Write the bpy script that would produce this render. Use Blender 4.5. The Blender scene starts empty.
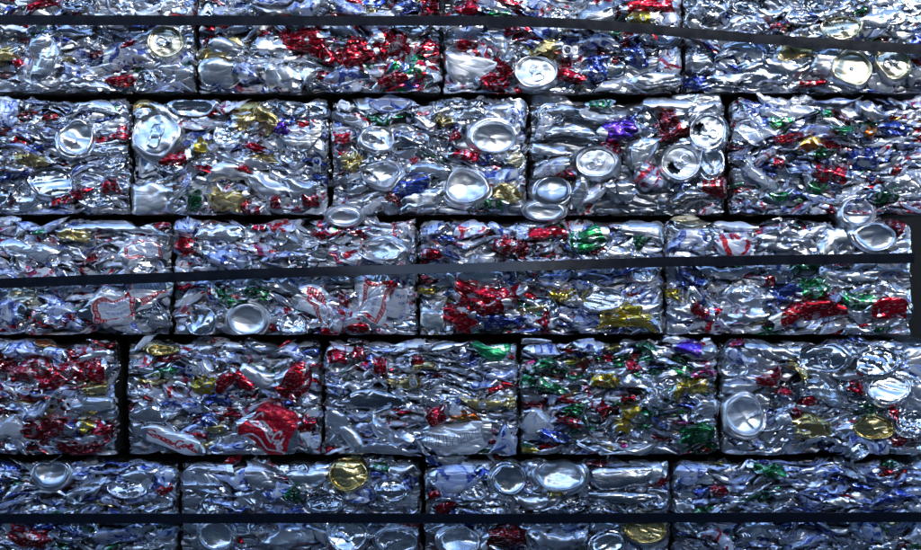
import bpy, math, random
import numpy as np

# ------------------------------------------------------------------ scale
# the photograph is 921 x 550; one of its pixels is 1.54 mm on the front of the stack
S = 0.00154
ZC = 0.475                      # height of the camera axis above the ground
def PX(x): return (x - 460.5) * S
def PZ(y): return ZC + (275.0 - y) * S

scene = bpy.context.scene
C = scene.collection

# ------------------------------------------------------------------ camera
DIST = 2.40
cam_d = bpy.data.cameras.new('camera')
cam = bpy.data.objects.new('camera', cam_d); C.objects.link(cam)
cam.location = (0, -DIST, ZC)
cam.rotation_euler = (math.radians(90), 0, 0)
cam_d.sensor_width = 36
cam_d.lens = 36 * DIST / (921 * S)
cam_d.clip_end = 500
scene.camera = cam

# ------------------------------------------------------------------ sky, sun, exposure
SUN_EL, SUN_AZ = 27.0, 20.0     # azimuth from straight behind the camera, minus = to the left
world = bpy.data.worlds.new('World'); scene.world = world
world.use_nodes = True
wn = world.node_tree; wn.nodes.clear()
sky = wn.nodes.new('ShaderNodeTexSky'); sky.sky_type = 'NISHITA'
sky.sun_disc = False
sky.sun_elevation = math.radians(SUN_EL)
sky.sun_rotation = math.radians(180 + SUN_AZ)
sky.air_density = 1.1; sky.dust_density = 0.3; sky.ozone_density = 4.5
bg = wn.nodes.new('ShaderNodeBackground'); bg.inputs['Strength'].default_value = 0.15
wo = wn.nodes.new('ShaderNodeOutputWorld')
wn.links.new(sky.outputs[0], bg.inputs[0]); wn.links.new(bg.outputs[0], wo.inputs[0])

sun_d = bpy.data.lights.new('sun', 'SUN'); sun_d.energy = 0.66
sun_d.angle = math.radians(11); sun_d.color = (1.0, 0.97, 0.93)
sun = bpy.data.objects.new('sun', sun_d); C.objects.link(sun)
sun.rotation_euler = (math.radians(90 - SUN_EL), 0, math.radians(SUN_AZ))
sun.location = (-1, -3, 4)

scene.view_settings.view_transform = 'Standard'
scene.view_settings.look = 'None'
scene.view_settings.exposure = 1.85
scene.view_settings.gamma = 1
scene.view_settings.use_curve_mapping = False
scene.cycles.max_bounces = 3
scene.cycles.glossy_bounces = 3
scene.cycles.use_adaptive_sampling = True
scene.cycles.adaptive_threshold = 0.04
scene.cycles.diffuse_bounces = 1

# ------------------------------------------------------------------ materials
class NT:
    def __init__(self, name):
        self.m = bpy.data.materials.new(name); self.m.use_nodes = True
        self.t = self.m.node_tree; self.t.nodes.clear()
    def n(self, typ, **kw):
        nd = self.t.nodes.new(typ)
        for k, v in kw.items():
            if isinstance(k, str) and hasattr(nd, k): setattr(nd, k, v)
        return nd
    def l(self, a, b): self.t.links.new(a, b)
    def math(self, op, a, b=None, clamp=False):
        nd = self.n('ShaderNodeMath', operation=op, use_clamp=clamp)
        for i, x in enumerate((a, b)):
            if x is None: continue
            if isinstance(x, (int, float)): nd.inputs[i].default_value = x
            else: self.l(x, nd.inputs[i])
        return nd.outputs[0]
    def mix(self, fac, a, b):
        nd = self.n('ShaderNodeMix', data_type='RGBA')
        for s, x in ((nd.inputs[0], fac), (nd.inputs[6], a), (nd.inputs[7], b)):
            if isinstance(x, (int, float)): s.default_value = x
            elif isinstance(x, tuple): s.default_value = (*x[:3], 1)
            else: self.l(x, s)
        return nd.outputs[2]
    def step(self, x, t, soft=0.02):
        nd = self.n('ShaderNodeMapRange'); nd.clamp = True
        self.l(x, nd.inputs[0])
        nd.inputs[1].default_value = t - soft; nd.inputs[2].default_value = t + soft
        return nd.outputs[0]

def foil_bump(g, strength=0.5, scale=1.0):
    """fine creases of crushed sheet metal"""
    tc = g.n('ShaderNodeTexCoord'); oi = g.n('ShaderNodeObjectInfo')
    add = g.n('ShaderNodeVectorMath', operation='ADD')
    cmb = g.n('ShaderNodeCombineXYZ')
    for i in range(3): g.l(oi.outputs['Random'], cmb.inputs[i])
    sc = g.n('ShaderNodeVectorMath', operation='SCALE'); g.l(cmb.outputs[0], sc.inputs[0]); sc.inputs['Scale'].default_value = 9.0
    g.l(tc.outputs['Object'], add.inputs[0]); g.l(sc.outputs[0], add.inputs[1])
    mp = g.n('ShaderNodeMapping'); mp.inputs['Scale'].default_value = (0.5, 0.9, 1.6)
    g.l(add.outputs[0], mp.inputs[0])
    nz = g.n('ShaderNodeTexNoise'); nz.inputs['Scale'].default_value = 48 * scale; nz.inputs['Detail'].default_value = 1.0
    nz.inputs['Distortion'].default_value = 0.0
    g.l(mp.outputs[0], nz.inputs['Vector'])
    v2 = g.n('ShaderNodeTexNoise'); v2.inputs['Scale'].default_value = 330 * scale; v2.inputs['Detail'].default_value = 1
    g.l(mp.outputs[0], v2.inputs['Vector'])
    rid = g.math('ABSOLUTE', g.math('SUBTRACT', nz.outputs[0], 0.5))
    h = g.math('ADD', g.math('MULTIPLY', rid, 1.2), g.math('MULTIPLY', g.math('MINIMUM', rid, 0.06), 4.0))
    b = g.n('ShaderNodeBump'); b.inputs['Strength'].default_value = strength
    b.inputs['Distance'].default_value = 0.006
    g.l(h, b.inputs['Height'])
    return b.outputs[0], oi, nz, v2

def mat_metal(name, col, r0=0.14, r1=0.34, bump=0.2, var=0.25, metal=1.0):
    g = NT(name)
    nrm, oi, nz, v2 = foil_bump(g, bump)
    p = g.n('ShaderNodeBsdfPrincipled'); o = g.n('ShaderNodeOutputMaterial')
    p.inputs['Metallic'].default_value = metal
    dark = tuple(c * (1 - var) for c in col)
    grime = g.step(v2.outputs[0], 0.62, 0.10)
    c = g.mix(oi.outputs['Random'], dark, col)
    c = g.mix(g.math('MULTIPLY', grime, 0.35), c, tuple(x * 0.45 for x in col))
    g.l(c, p.inputs['Base Color'])
    rr = g.math('ADD', g.math('MULTIPLY', oi.outputs['Random'], r1 - r0), r0)
    rr = g.math('ADD', rr, g.math('MULTIPLY', grime, 0.12))
    g.l(rr, p.inputs['Roughness']); g.l(nrm, p.inputs['Normal'])
    g.l(p.outputs[0], o.inputs[0])
    return g.m

def mat_print(name, base, c2, t2, c3, t3, band=None, text=None, metal=0.88, rough=0.24, sc=1.0, bump=0.18, tthr=0.5):
    """printed can wall: flat ink shapes in the can's own wrap coordinates"""
    g = NT(name)
    nrm, oi, nz, v2 = foil_bump(g, bump)
    uv = g.n('ShaderNodeUVMap')
    off = g.n('ShaderNodeCombineXYZ')
    g.l(g.math('MULTIPLY', oi.outputs['Random'], 37.0), off.inputs[0])
    g.l(g.math('MULTIPLY', oi.outputs['Random'], 91.0), off.inputs[1])
    va = g.n('ShaderNodeVectorMath', operation='ADD'); g.l(uv.outputs[0], va.inputs[0]); g.l(off.outputs[0], va.inputs[1])
    def noise(scale, detail, zoff):
        q = g.n('ShaderNodeTexNoise'); q.noise_dimensions = '2D'
        sh = g.n('ShaderNodeVectorMath', operation='ADD'); g.l(va.outputs[0], sh.inputs[0]); sh.inputs[1].default_value = (zoff * 3.7, zoff * 1.9, 0)
        q.inputs['Scale'].default_value = scale * sc; q.inputs['Detail'].default_value = detail
        g.l(sh.outputs[0], q.inputs['Vector']); return q.outputs[0]
    c = g.mix(g.step(noise(3.2, 0.0, 1.0), t2), base, c2)
    c = g.mix(g.step(noise(4.6, 1.0, 7.0), t3), c, c3)
    sp = g.n('ShaderNodeSeparateXYZ'); g.l(uv.outputs[0], sp.inputs[0])
    if band is not None:
        col, lo, hi = band
        ph = g.math('ADD', sp.outputs[1], g.math('MULTIPLY', oi.outputs['Random'], 0.35))
        inb = g.math('MULTIPLY', g.step(ph, lo, 0.008), g.math('SUBTRACT', 1.0, g.step(ph, hi, 0.008)))
        c = g.mix(inb, c, col)
    if text is not None:
        wv = g.n('ShaderNodeTexWave'); wv.wave_type = 'BANDS'; wv.bands_direction = 'X'
        wv.inputs['Scale'].default_value = 9.0 * sc; wv.inputs['Distortion'].default_value = 9.0
        wv.inputs['Detail'].default_value = 1.0; wv.inputs['Detail Scale'].default_value = 2.2
        g.l(va.outputs[0], wv.inputs['Vector'])
        lines = g.math('FRACT', g.math('MULTIPLY', sp.outputs[1], 5.0))
        lm = g.math('MULTIPLY', g.step(lines, 0.25, 0.03), g.math('SUBTRACT', 1.0, g.step(lines, 0.72, 0.03)))
        tm = g.math('MULTIPLY', g.step(wv.outputs[0], 0.62, 0.06), lm)
        tm = g.math('MULTIPLY', tm, g.step(noise(2.3, 0.0, 13.0), tthr, 0.03))
        c = g.mix(tm, c, text)
    dirt = g.math('FRACT', g.math('MULTIPLY', oi.outputs['Random'], 17.3))
    dk = g.n('ShaderNodeMapRange'); g.l(dirt, dk.inputs[0]); dk.inputs[3].default_value = 0.5; dk.inputs[4].default_value = 1.0
    hs = g.n('ShaderNodeHueSaturation'); g.l(dk.outputs[0], hs.inputs['Value']); g.l(c, hs.inputs['Color']); c = hs.outputs[0]
    # rubbed through to bare metal on scuffs
    scuff = g.step(v2.outputs[0], 0.64, 0.05)
    c = g.mix(g.math('MULTIPLY', scuff, 0.7), c, (0.55, 0.57, 0.6))
    p = g.n('ShaderNodeBsdfPrincipled'); o = g.n('ShaderNodeOutputMaterial')
    p.inputs['Metallic'].default_value = metal
    g.l(c, p.inputs['Base Color'])
    rr = g.math('ADD', g.math('MULTIPLY', oi.outputs['Random'], 0.16), rough - 0.08)
    g.l(rr, p.inputs['Roughness']); g.l(nrm, p.inputs['Normal'])
    g.l(p.outputs[0], o.inputs[0])
    return g.m

def mat_inked(name, bump=0.25):
    """printed can wall whose ink shapes are stored on the mesh as a colour layer"""
    g = NT(name)
    nrm, oi, nz, v2 = foil_bump(g, bump)
    a = g.n('ShaderNodeVertexColor', layer_name='ink')
    p = g.n('ShaderNodeBsdfPrincipled'); o = g.n('ShaderNodeOutputMaterial')
    scuff = g.step(v2.outputs[0], 0.68, 0.05)
    c = g.mix(g.math('MULTIPLY', scuff, 0.5), a.outputs[0], (0.55, 0.57, 0.6))
    g.l(c, p.inputs['Base Color'])
    p.inputs['Metallic'].default_value = 0.6; p.inputs['Roughness'].default_value = 0.3
    g.l(nrm, p.inputs['Normal']); g.l(p.outputs[0], o.inputs[0])
    return g.m

AL = (0.80, 0.81, 0.83); WH = (0.78, 0.80, 0.85); RED = (0.47, 0.006, 0.022); DRED = (0.22, 0.01, 0.015)
BLU = (0.05, 0.09, 0.38); LBL = (0.45, 0.55, 0.80); GRN = (0.012, 0.22, 0.06); GLD = (0.62, 0.46, 0.17)
YEL = (0.60, 0.42, 0.03); PUR = (0.10, 0.03, 0.42); MAG = (0.45, 0.02, 0.18); ORG = (0.62, 0.14, 0.02)
M = {}
M['alu']    = mat_metal('bare_aluminium', (0.84, 0.85, 0.87), 0.13, 0.34, var=0.5)
M['bright'] = mat_metal('bright_aluminium', (0.76, 0.77, 0.79), 0.26, 0.40, bump=0.08, var=0.06)
M['end']    = mat_metal('can_end_aluminium', (0.80, 0.81, 0.84), 0.12, 0.28, bump=0.06, var=0.3)
M['dullend']= mat_metal('dull_can_end_aluminium', (0.5, 0.52, 0.55), 0.15, 0.3, bump=0.06, var=0.3)
M['dark']   = mat_metal('dull_aluminium', (0.55, 0.57, 0.60), 0.15, 0.35, var=0.4)
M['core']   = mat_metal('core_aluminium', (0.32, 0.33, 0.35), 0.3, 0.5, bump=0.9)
M['goldend']= mat_metal('gold_lacquered_aluminium', (0.72, 0.58, 0.27), 0.15, 0.3, bump=0.25)
M['cream']  = mat_metal('pale_gold_aluminium', (0.76, 0.71, 0.54), 0.24, 0.36, bump=0.15, var=0.1)
M['gold']   = mat_print('gold_print', GLD, (0.75, 0.62, 0.30), 0.6, (0.30, 0.2, 0.05), 0.68)
M['silver'] = mat_print('silver_print', (0.72, 0.74, 0.78), WH, 0.55, (0.60, 0.64, 0.74), 0.62, text=(0.25, 0.3, 0.45), tthr=0.62, metal=0.84)
M['white']  = mat_print('white_print', WH, AL, 0.58, LBL, 0.66, text=BLU, metal=0.42, tthr=0.58)
M['wblue']  = mat_print('white_blue_print', (0.52, 0.60, 0.86), WH, 0.55, BLU, 0.60, text=BLU, metal=0.5)
M['wred']   = mat_print('white_red_print', WH, (0.62, 0.68, 0.85), 0.58, RED, 0.62, band=(RED, 0.5, 0.60), text=(0.12, 0.16, 0.5), metal=0.4)
M['red']    = mat_print('red_print', RED, (0.28, 0.004, 0.012), 0.55, WH, 0.75, text=WH, tthr=0.60)
M['dred']   = mat_print('maroon_print', DRED, (0.32, 0.02, 0.03), 0.55, (0.5, 0.5, 0.52), 0.72, text=(0.6, 0.6, 0.6), tthr=0.58)
M['blue']   = mat_print('blue_print', BLU, (0.03, 0.05, 0.30), 0.55, WH, 0.65, text=WH, tthr=0.55)
M['green']  = mat_print('green_print', GRN, (0.01, 0.10, 0.04), 0.55, (0.6, 0.66, 0.62), 0.64, text=WH, tthr=0.56)
M['yellow'] = mat_print('yellow_print', YEL, (0.5, 0.4, 0.1), 0.58, WH, 0.70, text=(0.3, 0.12, 0.02), tthr=0.6)
M['purple'] = mat_print('purple_print', PUR, (0.14, 0.05, 0.5), 0.6, WH, 0.8)
M['magenta']= mat_print('magenta_print', MAG, RED, 0.6, WH, 0.64)
M['orange'] = mat_print('orange_print', ORG, (0.5, 0.3, 0.05), 0.6, WH, 0.68)
M['mixed']  = mat_print('many_coloured_print', RED, WH, 0.50, GRN, 0.60, band=(BLU, 0.62, 0.72), text=BLU)
M['inked']  = mat_inked('lettered_print')
def mat_plain(name, col, rough, metal=0.0, bumpn=0.0, spec=0.5):
    g = NT(name)
    p = g.n('ShaderNodeBsdfPrincipled'); o = g.n('ShaderNodeOutputMaterial')
    tc = g.n('ShaderNodeTexCoord'); nz = g.n('ShaderNodeTexNoise'); nz.inputs['Scale'].default_value = 60; nz.inputs['Detail'].default_value = 6
    g.l(tc.outputs['Object'], nz.inputs['Vector'])
    g.l(g.mix(nz.outputs[0], tuple(c * 0.7 for c in col), tuple(c * 1.3 for c in col)), p.inputs['Base Color'])
    g.l(g.math('ADD', g.math('MULTIPLY', nz.outputs[0], 0.2), rough - 0.1), p.inputs['Roughness'])
    p.inputs['Metallic'].default_value = metal; p.inputs['Specular IOR Level'].default_value = spec
    if bumpn:
        b = g.n('ShaderNodeBump'); b.inputs['Strength'].default_value = bumpn; b.inputs['Distance'].default_value = 0.002
        g.l(nz.outputs[0], b.inputs['Height']); g.l(b.outputs[0], p.inputs['Normal'])
    g.l(p.outputs[0], o.inputs[0]); return g.m
M['strap']  = mat_plain('blued_steel_strap', (0.003, 0.0045, 0.009), 0.26, 0.0, 0.08, 0.36)
M['ground'] = mat_plain('asphalt', (0.045, 0.045, 0.047), 0.9, 0.0, 0.6)
M['back']   = mat_plain('stained_concrete', (0.012, 0.013, 0.013), 0.9, 0.0, 0.5, 0.2)
M['wall']   = mat_plain('dark_concrete', (0.065, 0.07, 0.072), 0.85, 0.0, 0.5)

# ------------------------------------------------------------------ mesh helpers
def make_mesh(name, verts, quads, uvs=None, mats=(), mi=None, ink=None, smooth=True):
    me = bpy.data.meshes.new(name)
    nv, nf = len(verts), len(quads)
    me.vertices.add(nv); me.vertices.foreach_set('co', np.ascontiguousarray(verts, dtype=np.float32).ravel())
    me.loops.add(nf * 4); me.loops.foreach_set('vertex_index', np.ascontiguousarray(quads, dtype=np.int32).ravel())
    me.polygons.add(nf); me.polygons.foreach_set('loop_start', np.arange(0, nf * 4, 4, dtype=np.int32))
    if mi is not None: me.polygons.foreach_set('material_index', np.ascontiguousarray(mi, dtype=np.int32))
    me.polygons.foreach_set('use_smooth', np.full(nf, smooth, dtype=bool))
    if uvs is not None:
        l = me.uv_layers.new(name='UVMap')
        l.data.foreach_set('uv', np.ascontiguousarray(uvs[quads.ravel()], dtype=np.float32).ravel())
    if ink is not None:
        ca = me.color_attributes.new('ink', 'FLOAT_COLOR', 'POINT')
        col = np.ones((nv, 4), np.float32); col[:, :3] = ink
        ca.data.foreach_set('color', col.ravel())
    for m in mats: me.materials.append(m)
    me.update(calc_edges=True)
    if smooth: me.set_sharp_from_angle(angle=math.radians(34))
    return me

def link(name, me, parent, origin):
    o = bpy.data.objects.new(name, me); C.objects.link(o)
    o.parent = parent; o.location = origin
    return o

_gc = {}
def grid_quads(nr, nc):
    k = (nr, nc)
    if k not in _gc:
        i, j = np.meshgrid(np.arange(nr - 1), np.arange(nc - 1), indexing='ij')
        a = i * nc + j
        _gc[k] = (np.stack([a, a + 1, a + nc + 1, a + nc], -1).reshape(-1, 4), i.ravel(), j.ravel())
    return _gc[k]

def tri(t): return 4 * np.abs(t - np.floor(t + 0.5)) - 1
class Crumple:
    """sum of triangle waves along random directions: flat facets that meet in creases"""
    def __init__(s, rng, wl, amp, k=5, aniso=(1, 1, 1), bias=(1, 1, 1)):
        d = rng.normal(size=(k, 3)); d /= np.linalg.norm(d, axis=1)[:, None]
        s.d = d * np.array(aniso) / (wl * rng.uniform(0.6, 1.6, size=(k, 1)))
        s.p = rng.uniform(0, 1, k)
        v = rng.normal(size=(k, 3)) * np.array(bias); v /= np.linalg.norm(v, axis=1)[:, None]
        s.v = v * amp / math.sqrt(k) * rng.uniform(0.5, 1.5, size=(k, 1))
        s.w = rng.uniform(-0.35, 0.35, size=(k, k))
    def __call__(s, P):
        ph = P @ s.d.T + s.p
        ph = ph + np.sin(ph * 2.1) @ s.w * 0.5
        return P + tri(ph) @ s.v

def valleys(rng, P, wl, amp, w=0.14, k=2):
    """narrow deep folds running mostly across, pressed into the face"""
    dy = np.zeros(len(P))
    for i in range(k):
        a = rng.normal(0, 0.28)
        t = (P[:, 2] * math.cos(a) + P[:, 0] * math.sin(a)) / (wl * rng.uniform(.7, 1.5)) + rng.uniform()
        t = t + 0.35 * np.sin(P[:, 0] * rng.uniform(60, 130) + rng.uniform(0, 6.28)) + 0.12 * np.sin(P[:, 0] * rng.uniform(200, 330))
        f = np.abs(t - np.round(t))
        fade = 0.5 + 0.5 * np.sin(P[:, 0] * rng.uniform(50, 110) + np.round(t) * 2.4 + rng.uniform(0, 6.28))
        dy = np.maximum(dy, np.exp(-(f / w) ** 2) * fade)
    return dy * amp
MM = 0.001
# ------------------------------------------------------------------ the bale
BOLD = {'red', 'dred', 'blue', 'green', 'yellow', 'purple', 'magenta', 'orange', 'gold'}
class Bale:
    def __init__(s, x0, x1, yt, yb, seed, depth):
        s.rng = np.random.default_rng(seed)
        s.x0, s.x1 = PX(x0 - .2), PX(x1 + .2); s.z0, s.z1 = PZ(yb), PZ(yt)
        s.cx = (s.x0 + s.x1) / 2; s.depth = depth
        r = s.rng
        s.tp = r.uniform(0, 6.28, 4); s.fl = r.uniform(0, 6.28, 6)
        s.e = bpy.data.objects.new('can_bale', None); C.objects.link(s.e)
        s.base = np.array([s.cx, depth / 2, s.z0]); s.e.location = s.base
        s.e.empty_display_size = 0.05
        s.n = 0; s.seats = []; s.fy = r.uniform(0, 0.008)
    def top(s, x):
        t = s.tp
        return s.z1 - 0.0045 - 0.0055 * np.sin(x * 37 + t[0]) - 0.004 * np.sin(x * 83 + t[1]) - 0.002 * np.sin(x * 171 + t[2])
    def flow(s, P):
        f = s.fl
        dz = 0.005 * np.sin(P[:, 0] * 26 + f[0] + 1.5 * np.sin(P[:, 2] * 22 + f[1])) + 0.0032 * np.sin(P[:, 0] * 61 + f[2] + P[:, 2] * 40)
        Q = P.copy(); Q[:, 2] += dz; return Q
    def clamp(s, P, yf, free_top=False, k=0.003, seat_free=False):
        x, y, z = P[:, 0].copy(), P[:, 1].copy(), P[:, 2].copy()
        def lo(v, a, k): return a + k * np.logaddexp(0, (v - a) / k)
        def hi(v, a, k): return a - k * np.logaddexp(0, (a - v) / k)
        spill = max(0.0, s.rng.normal(0.0, 0.0021))
        wob = 0.0021 * np.sin(z * 83 + s.tp[0]) + 0.0008 * np.sin(z * 217 + s.tp[3] + y * 90) * np.sin(z * 41 + s.tp[1])
        x = lo(x, s.x0 - spill + wob, 0.0012); x = hi(x, s.x1 + spill + wob, 0.0012)
        z = lo(z, s.z0 + 0.001 + np.maximum(0, 0.0015 * np.sin(x * 61 + s.tp[2]) + 0.001 * np.sin(x * 143 + s.tp[1])), 0.0012)
        cr = np.clip(0.022 - np.minimum(x - s.x0, s.x1 - x), 0, 0.022); cr = 0.022 - np.sqrt(0.022 ** 2 - cr ** 2)
        if not free_top: z = hi(z, s.top(x) - cr * 0.8, 0.0025)
        # rounded vertical edges and a top edge that leans back
        R = 0.013
        dx = np.clip(R - np.minimum(x - s.x0, s.x1 - x), 0, R)
        ed = R - np.sqrt(np.maximum(R * R - np.minimum(dx, R) ** 2, 0))
        RT = 0.022
        dt = np.clip(RT - (s.z1 - 0.004 - z), 0, RT)
        et = RT - np.sqrt(np.maximum(RT * RT - dt * dt, 0))
        RB = 0.005
        db = np.clip(RB - (z - s.z0), 0, RB); eb = RB - np.sqrt(np.maximum(RB * RB - db * db, 0))
        bul = ((2 * (x - s.cx) / (s.x1 - s.x0)) ** 2) * 0.005 + ((2 * (z - (s.z0 + s.z1) / 2) / (s.z1 - s.z0)) ** 2) * 0.004
        bul = bul + 0.003 * np.sin(x * 31 + s.fl[3]) * np.sin(z * 37 + s.fl[4])
        front = yf + s.fy + bul + ed * 0.9 + (0 if free_top else et * 0.8) + eb
        if not seat_free:
            for (ex, ez, rx, rz, ey) in s.seats:
                e = ((x - ex) / rx) ** 2 + ((z - ez) / rz) ** 2
                front = np.where(e < 1.25, np.maximum(front, ey + 0.026 * np.clip((1.25 - e) / 0.35, 0, 1)), front)
        y = lo(y, front, k)
        return np.stack([x, y, z], 1)
    def add(s, name, P, quads, mats, uvs=None, mi=None, ink=None, parent=None):
        c = P.mean(0)
        me = make_mesh(name, P - c, quads, uvs, mats, mi, ink)
        if parent is None:
            return link(name, me, s.e, c - s.base), c
        po, pc = parent
        return link(name, me, po, c - pc), c

    # --- a whole can pressed flat, its axis lying in the face
    def can(s, px, py, w, h, rot=0.0, design='silver', yf=0.0, d=None, nu=24, nv=13, crush=1.0, ink=None, face=0.0, flow=True, ends='alu', free=False):
        r = s.rng
        L, R = 0.115, 0.033
        if ink is None:
            nu = int(min(56, max(14, h * 1.5 + 7))); nv = int(min(28, max(8, w * 0.38)))
        prof_x = np.concatenate([[-L/2+0.009, -L/2+0.008, -L/2, -L/2+0.004], np.linspace(-L/2+0.013, L/2-0.014, nv), [L/2-0.004, L/2, L/2-0.001, L/2-0.006, L/2-0.005]])
        prof_r = np.concatenate([[0.001, 0.014, 0.024, 0.028], np.full(nv, R), [0.0275, 0.0265, 0.0250, 0.0235, 0.001]])
        th = np.linspace(0, 2 * np.pi, nu + 1)      # 0 = +y (back)
        X = np.repeat(prof_x, nu + 1); RR = np.repeat(prof_r, nu + 1); T = np.tile(th, len(prof_x))
        P = np.stack([X, RR * np.cos(T), RR * np.sin(T)], 1)
        uvs = np.stack([T / (2 * np.pi) * 1.8, (X + L/2) / L], 1)
        q, qi, qj = grid_quads(len(prof_x), nu + 1)
        mi = ((qi >= 4) & (qi < 4 + nv - 1)).astype(np.int32)
        col = None
        if ink is not None:
            # arc position across the face the viewer sees (theta = pi) and along the can
            col = ink((T - np.pi) * R / MM, X / MM)
        # folds of the tube before it is pressed
        P = Crumple(r, 0.055, 0.011 * crush, 4)(P)
        tw = r.uniform(-0.7, 0.7) * crush * P[:, 0] / L * 2
        yy = P[:, 1] * np.cos(tw) - P[:, 2] * np.sin(tw); zz = P[:, 1] * np.sin(tw) + P[:, 2] * np.cos(tw)
        P[:, 1], P[:, 2] = yy, zz
        W, H = w * S, h * S
        D = d if d is not None else max(0.024, min(0.05, 0.9 * H + 0.014))
        P = P * np.array([W / L, D / (2 * R), H / (2 * R)])
        tp = r.uniform(0.25, 0.8) * min(1, crush) if ink is None else 0.35
        k = 1 - tp * np.clip(np.abs(2 * P[:, 0] / W), 0, 1) ** (2.2 if ink is None else 3.5)
        P[:, 2] *= k; P[:, 1] *= 0.5 + 0.5 * k
        P[:, 2] += r.uniform(-0.5, 0.5) * H * (1 - k)
        bend = r.uniform(-1, 1) * 0.22 * crush
        P[:, 2] += bend * (P[:, 0] ** 2 / max(W, 0.02) * 4 - W / 4) * min(1, H / 0.02)
        m = min(W, H)
        P = Crumple(r, max(0.014, m * 0.9), m * 0.15 * crush, 5, (0.8, 1, 1.2))(P)
        # long folds pressed into the face
        P[:, 1] += valleys(r, P, 0.0105, (0.0044 if ink is None else 0.0024) * min(1.2, crush))
        P = Crumple(r, 0.018, 0.0042 * crush, 4, (0.34, 0.4, 1.2), bias=(0.3, 2.0, 0.6))(P)
        P = Crumple(r, 0.009, 0.0013 * crush, 4, (0.6, .6, 1.2))(P)
        a = math.radians(rot); ca, sa = math.cos(a), math.sin(a)
        yw = r.uniform(-0.25, 0.25); cy_, sy_ = math.cos(yw), math.sin(yw)
        x, y, z = P.T
        x, y = x * cy_ - y * sy_, x * sy_ + y * cy_
        x, z = x * ca - z * sa, x * sa + z * ca
        P = np.stack([x, y, z], 1)
        push = D * r.uniform(0.40, 0.54)
        P += np.array([PX(px), yf + push + s.fy, PZ(py)])
        if flow: P = s.flow(P)
        P = s.clamp(P, yf, free_top=free)
        if free: P[:, 2] = np.minimum(P[:, 2], s.z1 + 0.004)
        keep = (P[q, 1].min(1) < yf + s.fy + max(0.020, push * 0.95)) & (np.abs(T[q].mean(1) - np.pi) < 2.0)
        s.n += 1
        return s.add('crushed_can', P, q[keep], (M[ends], M[design]), uvs, mi[keep], col)

    # --- the round end of a can that faces out of the bale
    def end(s, px, py, w, h, kind='dome', tint='alu', rot=0.0, yf=-0.003, tilt=None, crush=1.0, tab=True, hole=False, side='silver', free=False, rivet=False):
        if yf <= -0.003: yf -= 0.002; crush *= 1.05
        tint = {'alu': 'end', 'dark': 'dullend'}.get(tint, tint)
        r = s.rng
        if kind == 'lid':
            prof = [(33,42),(33.5,34),(32.5,26),(33.5,18),(33,12),(30.5,6),(28,2),(27.8,-.4),(27,-1.4),(26,-1.2),(25.2,.2),(24.9,3.4),(24,5.2),(22.8,4.6),(22,3.9),(19,3.8),(15.5,3.9),(12,3.8),(8.5,3.8),(5,3.8),(2,3.8),(.2,3.8)]
            nside = 6
        else:
            prof = [(33,42),(33.5,34),(32.5,26),(33,18),(31.5,11),(29.8,7.5),(29.2,6.8),(27.8,6.6),(26.4,4.6),(25.6,.6),(24.8,-1.2),(23.8,-1.4),(23,.2),(22.5,3.6),(21.6,6.2),(19.5,7.6),(16,8.8),(11.5,9.8),(7,10.4),(3,10.8),(.2,10.9)]
            nside = 5
        nu = 40
        pr = np.array(prof) * MM
        th = np.linspace(0, 2 * np.pi, nu + 1) - np.pi / 2
        RR = np.repeat(pr[:, 0], nu + 1); Y = np.repeat(pr[:, 1], nu + 1); T = np.tile(th, len(pr))
        P = np.stack([RR * np.cos(T), Y, RR * np.sin(T)], 1)
        uvs = np.stack([T / (2 * np.pi) * 1.8, Y / 0.042], 1)
        q, qi, qj = grid_quads(len(pr), nu + 1)
        mi = (qi < nside - 1).astype(np.int32)
        ph = r.uniform(0, 6.28, 3); am = r.uniform(-1, 1, 3) * np.array([.07, .05, .03]) * crush
        c1 = Crumple(r, 0.040, 0.0038 * crush, 4, bias=(.45, 1.4, .45)); c2 = Crumple(r, 0.014, 0.0009 * crush, 5, bias=(.4, 1.3, .4))
        if kind == 'lid': c1 = Crumple(r, 0.050, 0.0032 * crush, 4, bias=(.4, 1.4, .4))
        tl = tilt if tilt is not None else (r.uniform(-0.22, 0.22), r.uniform(-0.1, 0.3))
        if kind == 'lid': tl = (tl[0], tl[1] + 0.08)
        inner_rot = r.uniform(0, 6.28) if rot is None else math.radians(rot)
        sx, sz = w * S / 0.060, h * S / 0.060
        keep = np.ones(len(q), bool)
        if hole:
            cc = P[q].mean(1)
            keep &= ~((((cc[:, 0]) / 0.0105) ** 2 + ((cc[:, 2] + 0.0125) / 0.0085) ** 2 < 1) & (qi >= 14))
        def warp(P):
            P = P.copy()
            ang = np.arctan2(P[:, 2], P[:, 0])
            k = 1 + am[0] * np.cos(2 * ang + ph[0]) + am[1] * np.cos(3 * ang + ph[1]) + am[2] * np.cos(5 * ang + ph[2])
            P[:, 0] *= k; P[:, 2] *= k
            # walls fold up behind the end
            wall = np.clip((P[:, 1] - 0.012) / 0.02, 0, 1)
            P[:, 0] *= 1 - 0.10 * wall * np.sin(ang * 6 + ph[1]); P[:, 2] *= 1 - 0.10 * wall * np.sin(ang * 7 + ph[2])
            co, si = math.cos(inner_rot), math.sin(inner_rot)
            P[:, 0], P[:, 2] = P[:, 0] * co - P[:, 2] * si, P[:, 0] * si + P[:, 2] * co
            P = c2(c1(P))
            P[:, 0] *= sx; P[:, 2] *= sz
            y0 = P[:, 1].copy()
            P[:, 1] = y0 + P[:, 0] * tl[0] + P[:, 2] * tl[1]
            P[:, 2] -= y0 * tl[1] * 0.6; P[:, 0] -= y0 * tl[0] * 0.6
            P += np.array([PX(px), yf + 0.003 + s.fy, PZ(py)])
            return s.clamp(P, yf - 0.004, free_top=free, k=0.0012, seat_free=True)
        P2 = warp(P)
        s.n += 1
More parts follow.
